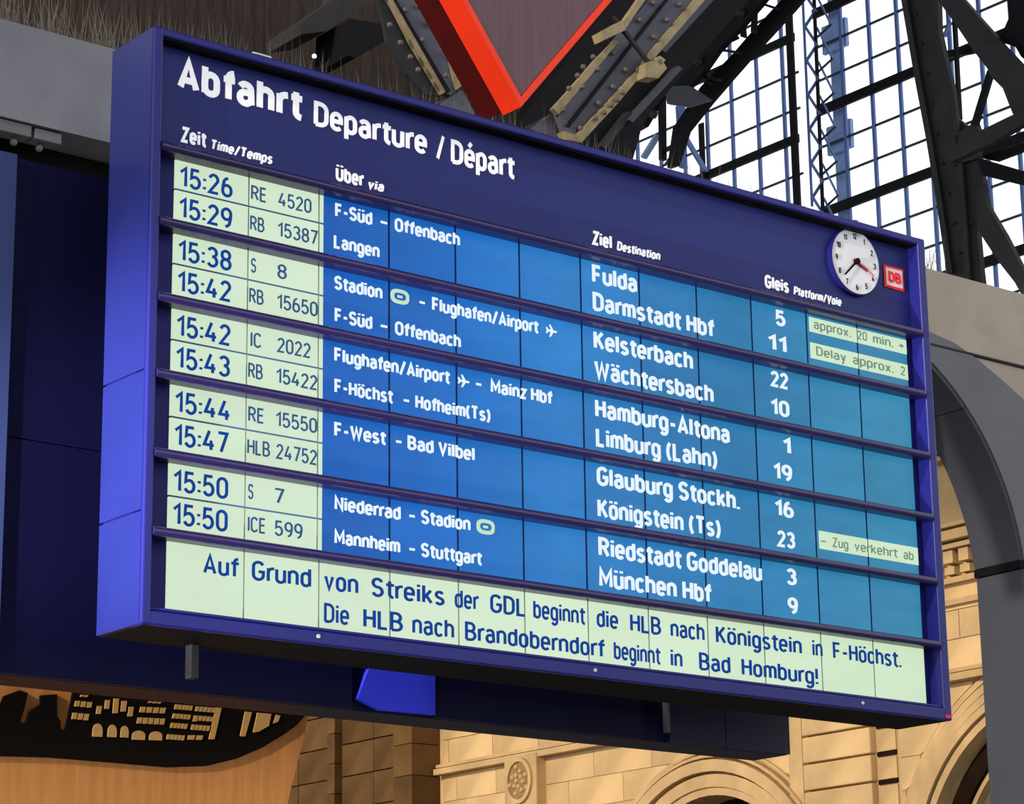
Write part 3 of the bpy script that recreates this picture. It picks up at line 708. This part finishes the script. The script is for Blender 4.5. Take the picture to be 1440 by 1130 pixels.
# strip light under the lintel, upper left
st = tag(empty('strip_light', (.95, 3.1, 3.3)), 'slim grey strip light fixed under the concrete lintel at the upper left', 'lamp')
box('light_body', .25, 1.01, 3.02, 3.12, 3.345, 3.415, M['greyplate'], st, .006); box('light_body', 1.03, 1.20, 3.02, 3.12, 3.345, 3.41, M['greyplate'], st, .006)
for x in (.93, 1.09):
    bm = bmesh.new(); bmesh.ops.create_uvsphere(bm, u_segments=12, v_segments=8, radius=.022, matrix=Matrix.Translation((x, 3.08, 3.318))); fin('bolt', bm, M['greyplate'], st, True)
box('shade_slab', -1.5, 1.9, 3.3, 4.2, 3.28, 3.418, M['black'], wall)  # black slab added to darken the shaded underside of the lintel

# bird spikes along the lintel top
bm = bmesh.new(); random.seed(11)
def spikes(x0, x1, n, hmin, hmax):
    for _ in range(n):
        x = random.uniform(x0, x1); y = random.uniform(3.03, 3.6); h = random.uniform(hmin, hmax)
        a = Vector((x, y, 4.0)); b = a+Vector((random.uniform(-.1, .1), random.uniform(-.12, .12), h)); r = .004
        v = [bm.verts.new(a+Vector(q)*r) for q in ((1, 0, 0), (-.5, .87, 0), (-.5, -.87, 0))]; t = bm.verts.new(b)
        for i in range(3): bm.faces.new((v[i], v[(i+1) % 3], t))
spikes(.4, 6.9, 1500, .2, .46); spikes(7.0, 7.9, 20, .2, .34); spikes(8.1, 8.65, 120, .18, .33)
tag(fin('bird_spikes', bm, M['spike']), 'thin wire bird spikes standing along the top of the concrete lintel', 'bird spikes', kind='stuff')

# ============================================================ red diamond sign
DY = 1.6
sh = tag(empty('shadow_sheet', hit(900, 100, 1, 7.6)), 'black sheet standing in for the shadow between the red sign and the truss', 'beam')  # black sheet put in to make the shadow between sign and truss
px_y('shadow_face', [(700, 260), (735, 165), (870, -10), (1150, -360), (1420, -420), (1060, -8), (905, 168), (880, 260)], 7.6, .2, M['steelblack'], sh)
px_y('sheet_strip', [(880, 110), (890, 118), (1010, -30), (1000, -34)], 7.5, .1, M['steel'], sh)
px_y('sheet_strip', [(846, 205), (852, 210), (890, 160), (884, 156)], 7.5, .1, M['steel'], sh)
tip = hit(733, 150, 1, DY); 
dl = hit(650, 0, 1, DY)-tip; dr = hit(861, 0, 1, DY)-tip
kx = max(1.9, 1.9)
L1 = dl*(1.75/dl.length); R1 = dr*(1.75/dr.length)
dm = tag(empty('diamond_sign', tip), 'red diamond shaped sign with dark mauve face above the board', 'sign')
q = [tip, tip+R1, tip+L1+R1, tip+L1]
cen = sum(q, Vector())/4
inn = [cen+(p-cen)*.955 for p in q]
bm = bmesh.new()
a = [bm.verts.new(p) for p in q]; b = [bm.verts.new(p) for p in inn]; c = [bm.verts.new(p+Vector((0, .17, 0))) for p in q]; d = [bm.verts.new(p+Vector((0, .17, 0))) for p in inn]
for i in range(4):
    j = (i+1) % 4
    for s, t in ((a, b), (a, c), (b, d), (c, d)): bm.faces.new((s[i], s[j], t[j], t[i]))
fin('sign_frame', bm, M['orangered'], dm)
bm = bmesh.new(); prism(bm, [p+Vector((0, .012, 0)) for p in [cen+(p-cen)*.952 for p in q]], (0, .03, 0)); fin('sign_face', bm, M['mauve'], dm)
bm = bmesh.new(); prism(bm, [p+Vector((0, .171, 0)) for p in [cen+(p-cen)*.985 for p in q]], (0, .20, 0)); fin('sign_shaded_side', bm, M['shadedred'], dm)['label'] = 'rear part of the red side in a painted shade'  # rear of the red side, its shade painted as dark red
tag(dm)

# ============================================================ riveted girders
def girder(name, label, base_px, web, flanges, seam, rivs, Y=5.0):
    g_ = tag(empty(name, hit(base_px[0], base_px[1], 1, Y)), label, 'girder')
    px_y('web_plate', web, Y, .05, M['girder'], g_)
    for f, d in flanges: px_y('flange', f, Y-d, d+.02, M['beigest'], g_)['label'] = 'beige weathered flange'
    for s in seam: px_y('cover_strip', s, Y-.03, .03, M['steelblack'], g_)
    for (x, y, Yo) in rivs:
        p = hit(x, y, 1, Y-Yo); bm = bmesh.new(); bmesh.ops.create_uvsphere(bm, u_segments=10, v_segments=6, radius=.022, matrix=Matrix.Translation(p)); fin('rivet', bm, M['rivet'], g_, True)
    return g_
gleft = girder('riveted_girder', 'grey riveted girder end with pale flanges left of the red diamond sign', (640, 140),
       [(300, -460), (350, -460), (560, -60), (596, -8),  (628, 60), (648, 118), (634, 134), (624, 130), (545, 0), (512, -60)],
       [([(600, 10), (634, 54), (658, 114), (642, 126), (637, 108), (631, 80), (622, 58), (608, 31)], .02), ([(543, -10), (548, -10), (628, 128), (622, 132), (580, 62)], .02)],
       [[(549, -10), (552, -10), (634, 128), (629, 130)]],
       [(570, 14, .03), (588, 8, .03), (604, 33, .03), (594, 56, .03), (616, 52, .08), (627, 72, .08), (627, 106, .08), (548, 35, .05), (563, 60, .05), (577, 80, .05), (588, 98, .05)])
px_y('side_plate', [(526, -30), (540, -30), (566, 20), (622, 134), (600, 134), (572, 104), (545, 60)], 5.03, .03, M['steel'], gleft)
girder('riveted_girder', 'grey riveted girder with beige bolted edges right of the red diamond sign', (800, 190),
       [(783, 156), (865, 56), (912, 0), (1180, -330), (1265, -330), (990, -6), (905, 96), (812, 196), (794, 188)],
       [([(778, 152), (800, 128), (838, 84), (866, 56), (870, 59), (786, 160)], .03), ([(792, 184), (812, 190), (850, 150), (905, 90), (910, 96), (868, 146), (818, 200), (798, 196)], .06),
        ([(985, -10), (1000, -10), (908, 96), (900, 90)], .03), ([(905, -10), (914, -10), (880, 40), (872, 38)], .04)],
       [[(798, 176), (802, 178), (948, -10), (944, -10)]],
       [(792, 154, .03), (820, 122, .03), (841, 97, .03), (862, 74, .03), (900, 28, .03), (919, 4, .03), (816, 180, .03), (842, 145, .03), (862, 122, .03), (880, 98, .03), (920, 52, .03), (938, 28, .03), (956, 6, .03),
        (800, 124, .08), (812, 106, .08), (820, 94, .08), (834, 80, .08), (838, 166, .09), (850, 158, .09), (860, 148, .09), (868, 140, .09), (876, 130, .09)])
for q_ in ([(930, 70), (936, 74), (1040, -40), (1030, -44)], [(884, 168), (890, 172), (960, 96), (954, 92)]):
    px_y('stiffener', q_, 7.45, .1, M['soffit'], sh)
cl = tag(empty('girder_clamp', hit(925, 98, 1, 4.9)), 'rusty beige clamp and rod across the right riveted girder', 'clamp')
bm = bmesh.new(); bar(bm, hit(862, 24, 1, 4.86), hit(915, 92, 1, 4.86), .03, .03, Vector((0, 1, 0))); fin('rod', bm, M['steel'], cl)
for pts in ([(908, 88), (930, 82), (938, 96), (926, 110), (908, 108)], [(846, 44), (875, 28), (880, 42), (850, 56)], [(928, 78), (936, 84), (930, 92), (922, 86)]):
    px_y('clamp_jaw', pts, 4.84, .12, M['beigest'], cl)
# bearing blocks where the girders meet the wall, dark bracket beam
sb = lambda nm, lab, cat, pts, Y, d, m: tag(px_y(nm, pts, Y, d, m), lab, cat)
sb('bearing_block', 'grey bearing block under the left riveted girder', 'block', [(630, 138), (650, 126), (668, 160), (672, 200), (610, 200), (618, 150)], 5.0, .3, M['girder'])
sb('bearing_block', 'grey bearing block under the right riveted girder', 'block', [(752, 178), (776, 160), (796, 190), (812, 240), (740, 240)], 5.1, .3, M['girder'])
hb = tag(empty('bracket_beam', hit(450, 40, 1, 7.5)), 'dark grey bracket beam in the shade above the board', 'beam')
px_y('beam_face', [(560, -60), (560, -20), (520, 2), (458, 44), (424, 48), (420, 36), (440, 20), (500, -20), (500, -60)], 7.5, .5, mat('slate_beam', (60, 57, 60), .8, .1, var=.2), hb)
px_y('beam_box', [(492, 26), (540, 34), (545, 56), (500, 82), (490, 78)], 7.3, .5, M['steelblack'], hb)
tl = tag(empty('small_lamp', hit(442, 79, 1, 4.1)), 'tiny white lamp in the dark above the board', 'lamp')
bm = bmesh.new(); bmesh.ops.create_uvsphere(bm, u_segments=10, v_segments=8, radius=.016, matrix=Matrix.Translation(hit(442, 79, 1, 4.1))); fin('bulb', bm, mat('white_bulb', (255, 255, 255), .5, .2, emit=(255, 255, 250), estr=1.2), tl, True)
p = hit(442, 79, 1, 4.1); bm = bmesh.new(); tube(bm, p, (p.x, p.y, 3.998), .005, 6); fin('stalk', bm, M['steelblack'], tl)
# dark lattice edge of the roof beyond the girder
def pxbar(bm, a, b, X, wpx, d=.3):
    p = hit(a[0], a[1], 0, X); q_ = hit(b[0], b[1], 0, X); w_ = wpx*(X-CAM.x)/FPX*1.35
    bar(bm, p, q_, w_, d)
def member(name, segs, X, m, par, d=.08):
    bm = bmesh.new()
    for a, b, wp in segs: pxbar(bm, a, b, X, wp, d)
    return fin(name, bm, m, par)

# ============================================================ steel trusses in front of the glass
TL = tag(empty('roof_truss', hit(960, 240, 0, 31)), 'black lattice roof truss crossing the upper left of the glass wall', 'truss')
px_x('chord', [(1420, -330), (1250, -130), (1140, -16), (1112, 16), (1066, 66), (1029, 108), (998, 144), (966, 184), (950, 232), (938, 236), (946, 180), (985, 122), (1030, 76), (1054, 48), (1091, 8), (1118, -22), (1225, -140), (1395, -345)], 31, .12, M['steelblack'], TL)
px_x('chord', [(1400, -400), (1200, -160), (1092, -24), (1068, 6), (1040, 38), (1008, 72), (990, 98), (968, 122), (934, 126), (905, 176), (880, 190), (905, 140), (950, 90), (1000, 30), (1050, -40), (1160, -185), (1360, -420)], 30.4, .15, M['steelblack'], TL)
for a, b, wp in [((1068, 4), (1092, 12), 4), ((1042, 10), (1046, 52), 4), ((1010, 64), (1036, 52), 4), ((1012, 70), (1040, 74), 3), ((990, 96), (1000, 118), 5), ((985, 108), (1012, 112), 4), ((1062, 6), (1060, 46), 3)]:
    member('lacing_bar', [(a, b, wp)], 30.6, M['steelblack'], TL, .15)
for p_ in ((1040, 18), (980, 86), (918, 160)):
    bm = bmesh.new(); bmesh.ops.create_cone(bm, cap_ends=True, segments=14, radius1=.1, radius2=.07, depth=.12, matrix=Matrix.Translation(hit(p_[0], p_[1], 0, 30.3)) @ Matrix.Rotation(-math.pi/2, 4, 'Y')); fin('node_cap', bm, M['steel'], TL)
px_x('gusset_plate', [(934, 122), (968, 120), (998, 140), (966, 150), (938, 146)], 30.2, .1, M['soffit'], TL)
for a, b, wp, m in [((931, 118), (932, 225), 8, 'steelblack'), ((955, 150), (960, 236), 6, 'mullion'), ((962, 190), (992, 240), 4, 'mullion'), ((934, 212), (958, 200), 3, 'steelblack'), ((938, 232), (956, 206), 3, 'steel'), ((905, 222), (925, 190), 5, 'pale')]:
    member('strut', [(a, b, wp)], 31.8, M[m], TL, .15)
# lattice column
LC = tag(empty('lattice_column', hit(1148, 290, 0, 34.2)), 'slender lattice column of crossed bars in front of the glass wall', 'column')
def colx(y): return 1146 + (y-140)*.09
member('column_post', [((1100, -640), (1128, -20), 3.5), ((1128, -20), (1142, 290), 3.5)], 34.2, M['mullion'], LC, .04)
member('column_post', [((1116, -640), (1144, -20), 5), ((1144, -20), (1157, 295), 5)], 34.2, M['steelblack'], LC, .05)
yy = -10; s = 0
while yy < 280:
    x0 = 1130+(yy+20)*.045; x1 = 1146+(yy+20)*.042
    a, b = ((x0, yy), (x1, yy+24)) if s % 2 == 0 else ((x1, yy), (x0, yy+24))
    member('lacing_bar', [(a, b, 3)], 34.2, M['mullion'], LC, .06)
    x2 = 1168+(yy+20)*.04
    if s % 2 == 0: member('lacing_bar', [((x1, yy), (x2, yy+44), 2)], 34.4, M['mullion'], LC, .05)
    else: member('lacing_bar', [((x2, yy+20), (x1, yy+40), 2)], 34.4, M['bar'], LC, .05)
    yy += 24; s += 1

# right: arch leg and braces
AL = tag(empty('arch_column', hit(1350, 390, 0, 29)), 'dark steel arch column rising in front of the glass wall at the right', 'column')
px_x('column_shaft', [(1150, -560), (1215, -260), (1262, -30), (1284, 99), (1302, 195), (1318, 293), (1331, 383), (1336, 420), (1350, 640), (1398, 640), (1384, 420), (1379, 380), (1374, 325), (1376, 300), (1385, 268), (1376, 220), (1371, 186), (1344, 165), (1339, 124), (1328, 80), (1320, 41), (1318, -30), (1276, -260), (1212, -560)], 29, .12, M['steel'], AL)
px_x('cap_plate', [(1330, 205), (1350, 185), (1372, 170), (1378, 186), (1376, 222), (1340, 232)], 28.9, .1, M['steel'], AL)
px_x('column_flange', [(1262, -30), (1284, 99), (1302, 195), (1318, 293), (1331, 383), (1339, 383), (1326, 293), (1310, 195), (1292, 99), (1270, -30)], 28.9, .06, M['steel'], AL)
px_x('column_flange', [(1312, -30), (1313, 45), (1322, 84), (1334, 126), (1345, 205), (1352, 300), (1358, 400), (1364, 400), (1358, 300), (1351, 205), (1340, 124), (1328, 80), (1319, 41), (1318, -30)], 28.9, .06, M['steel'], AL)
for i in range(9):
    y = 20+i*42; x = 1288+i*7.6
    for dx in (0, 26):
        p = hit(x+dx, y, 0, 28.98); bm = bmesh.new(); bmesh.ops.create_uvsphere(bm, u_segments=8, v_segments=5, radius=.035, matrix=Matrix.Translation(p)); fin('rivet', bm, M['steel'], AL, True)
BR = tag(empty('diagonal_brace', hit(1410, 80, 0, 28.5)), 'broad dark diagonal brace at the upper right corner', 'brace')
px_x('brace_beam', [(1180, -190), (1215, -190), (1350, -6), (1378, 26), (1404, 55), (1429, 87), (1480, 130), (1600, 250), (1720, 400), (1660, 400), (1560, 300), (1470, 200), (1432, 176), (1420, 150), (1410, 124), (1396, 110), (1388, 96), (1367, 69), (1345, 36)], 28.4, .12, M['steel'], BR)
px_x('brace_beam', [(1395, -180), (1440, -180), (1455, -10), (1450, 90), (1436, 80), (1428, 66), (1404, 58), (1402, 54), (1412, 40), (1419, 24)], 28.6, .1, M['steelblack'], BR)
px_x('gusset_plate', [(1378, 60), (1410, 60), (1444, 96), (1444, 160), (1424, 160), (1410, 122), (1392, 106)], 28.3, .05, M['steel'], BR)
B2 = tag(empty('tie_bar', hit(1385, 140, 0, 29.5)), 'thin black ties between column and diagonal brace', 'tie bar')
member('tie', [((1394, 100), (1371, 176), 11)], 28.9, M['steelblack'], B2)
member('tie', [((1342, 20), (1350, 168), 5)], 30, M['steelblack'], B2)
member('tie', [((1326, 78), (1370, 70), 11)], 30.2, M['steelblack'], B2)
member('tie', [((1328, 52), (1336, 30), 3)], 30.2, M['mullion'], B2)
B3 = tag(empty('cross_beam', hit(1400, 185, 0, 28)), 'long dark tube beam running up right from the arch column', 'beam')
px_x('beam', [(1330, 212), (1371, 187), (1445, 151), (1640, 58), (1640, 80), (1445, 171), (1394, 201), (1336, 228)], 27.8, .12, M['steel'], B3)
B4 = tag(empty('lower_brace', hit(1410, 330, 0, 29)), 'dark brace leg spreading down right below the cross beam', 'brace')
px_x('brace_beam', [(1382, 258), (1388, 288), (1413, 330), (1433, 369), (1500, 470), (1600, 640), (1560, 640), (1427, 397), (1405, 369), (1376, 325), (1372, 290)], 28.6, .12, M['steel'], B4)
B5 = tag(empty('tie_beam', hit(1410, 240, 0, 29)), 'pair of black beams fanning right from the arch column', 'beam')
px_x('beam', [(1374, 220), (1384, 224), (1445, 242), (1660, 305), (1660, 328), (1445, 262), (1380, 246)], 28.8, .1, M['steelblack'], B5)
px_x('beam', [(1380, 222), (1386, 217), (1445, 199), (1640, 135), (1640, 146), (1445, 209), (1400, 226)], 29.2, .1, M['steelblack'], B5)

# ============================================================ skyline banner, lower left
def z6(x, y): return (x/3.6, 850+y/3.6)
BN = tag(empty('skyline_banner', hit(200, 1125, 1, 2.2)), 'orange banner printed with a black city skyline below the housing', 'banner')
def curved(pts, Y): return [hit(a, b, 1, Y) for a, b in pts]
px_y('banner_cloth', [(-60, 900), (450, 940), (434, 1005), (424, 1050), (411, 1100), (401, 1145), (388, 1290), (-60, 1290)], 2.2, .04, M['orange'], BN)
blk = [z6(*q_) for q_ in [(-60, 520), (0, 510), (20, 462), (60, 447), (100, 432), (142, 446), (130, 505), (104, 592), (130, 604), (152, 540), (205, 502), (205, 458), (290, 452), (290, 562), (308, 590), (308, 630), (332, 632), (368, 450), (372, 380), (1600, 300), (1580, 500), (1550, 556), (1500, 612), (1440, 655), (1330, 722), (1200, 778), (1050, 815), (850, 822), (560, 797), (250, 772), (-60, 764)]]
px_y('skyline_print', blk, 2.185, .014, M['bprint'], BN)
def winq(pts): px_y('printed_window', [z6(*q_) for q_ in pts], 2.18, .005, M['orange2'], BN)
def rw(x0, x1, y0, y1, n=1, sl=.08):
    stp = (x1-x0)/n
    for i in range(n):
        a_ = x0+i*stp; b_ = a_+stp*(.78 if n > 1 else 1); o_ = sl*(a_-x0)
        winq([(a_+3, y0+o_), (b_+3, y0+o_), (b_-3, y1+o_), (a_-3, y1+o_)])
rw(380, 472, 486, 514, 3, .1); rw(366, 456, 546, 578, 3, .1); rw(408, 450, 455, 465, 2)
for x0, x1, y0, y1 in [(490, 514, 512, 552), (532, 555, 482, 526), (574, 600, 474, 548), (614, 640, 486, 540), (650, 674, 516, 564)]: rw(x0, x1, y0, y1)
rw(710, 845, 516, 544, 4, .05); rw(696, 840, 570, 600, 5, .05); rw(752, 820, 488, 496, 3)
rw(886, 978, 504, 528, 5); rw(990, 1094, 514, 538, 5); rw(875, 968, 550, 574, 5); rw(980, 1000, 560, 590); rw(1006, 1088, 562, 586, 4)
rw(865, 952, 597, 622, 5); rw(970, 1066, 606, 632, 5); rw(846, 938, 655, 680, 5); rw(952, 986, 660, 682); rw(996, 1026, 661, 683)
winq([(1094, 520), (1122, 522), (1086, 680), (1058, 680)]); winq([(1242, 540), (1276, 544), (1242, 666), (1216, 664)])
winq([(1304, 546), (1374, 552), (1362, 612), (1310, 642), (1282, 646)]); winq([(1400, 556), (1420, 562), (1408, 592), (1384, 600)])
for x0, x1, y0, y1 in [(470, 520, 600, 666), (547, 592, 606, 668), (612, 652, 612, 670), (670, 736, 636, 682), (757, 822, 640, 684)]:
    xc = (x0+x1)/2; rx = (x1-x0)/2; h_ = (y1-y0)*.55
    winq([(x0-2, y1)] + [(xc-rx*math.cos(t), y0+h_-h_*math.sin(t)) for t in [math.pi*i/8 for i in range(9)]] + [(x1-2, y1+2)])
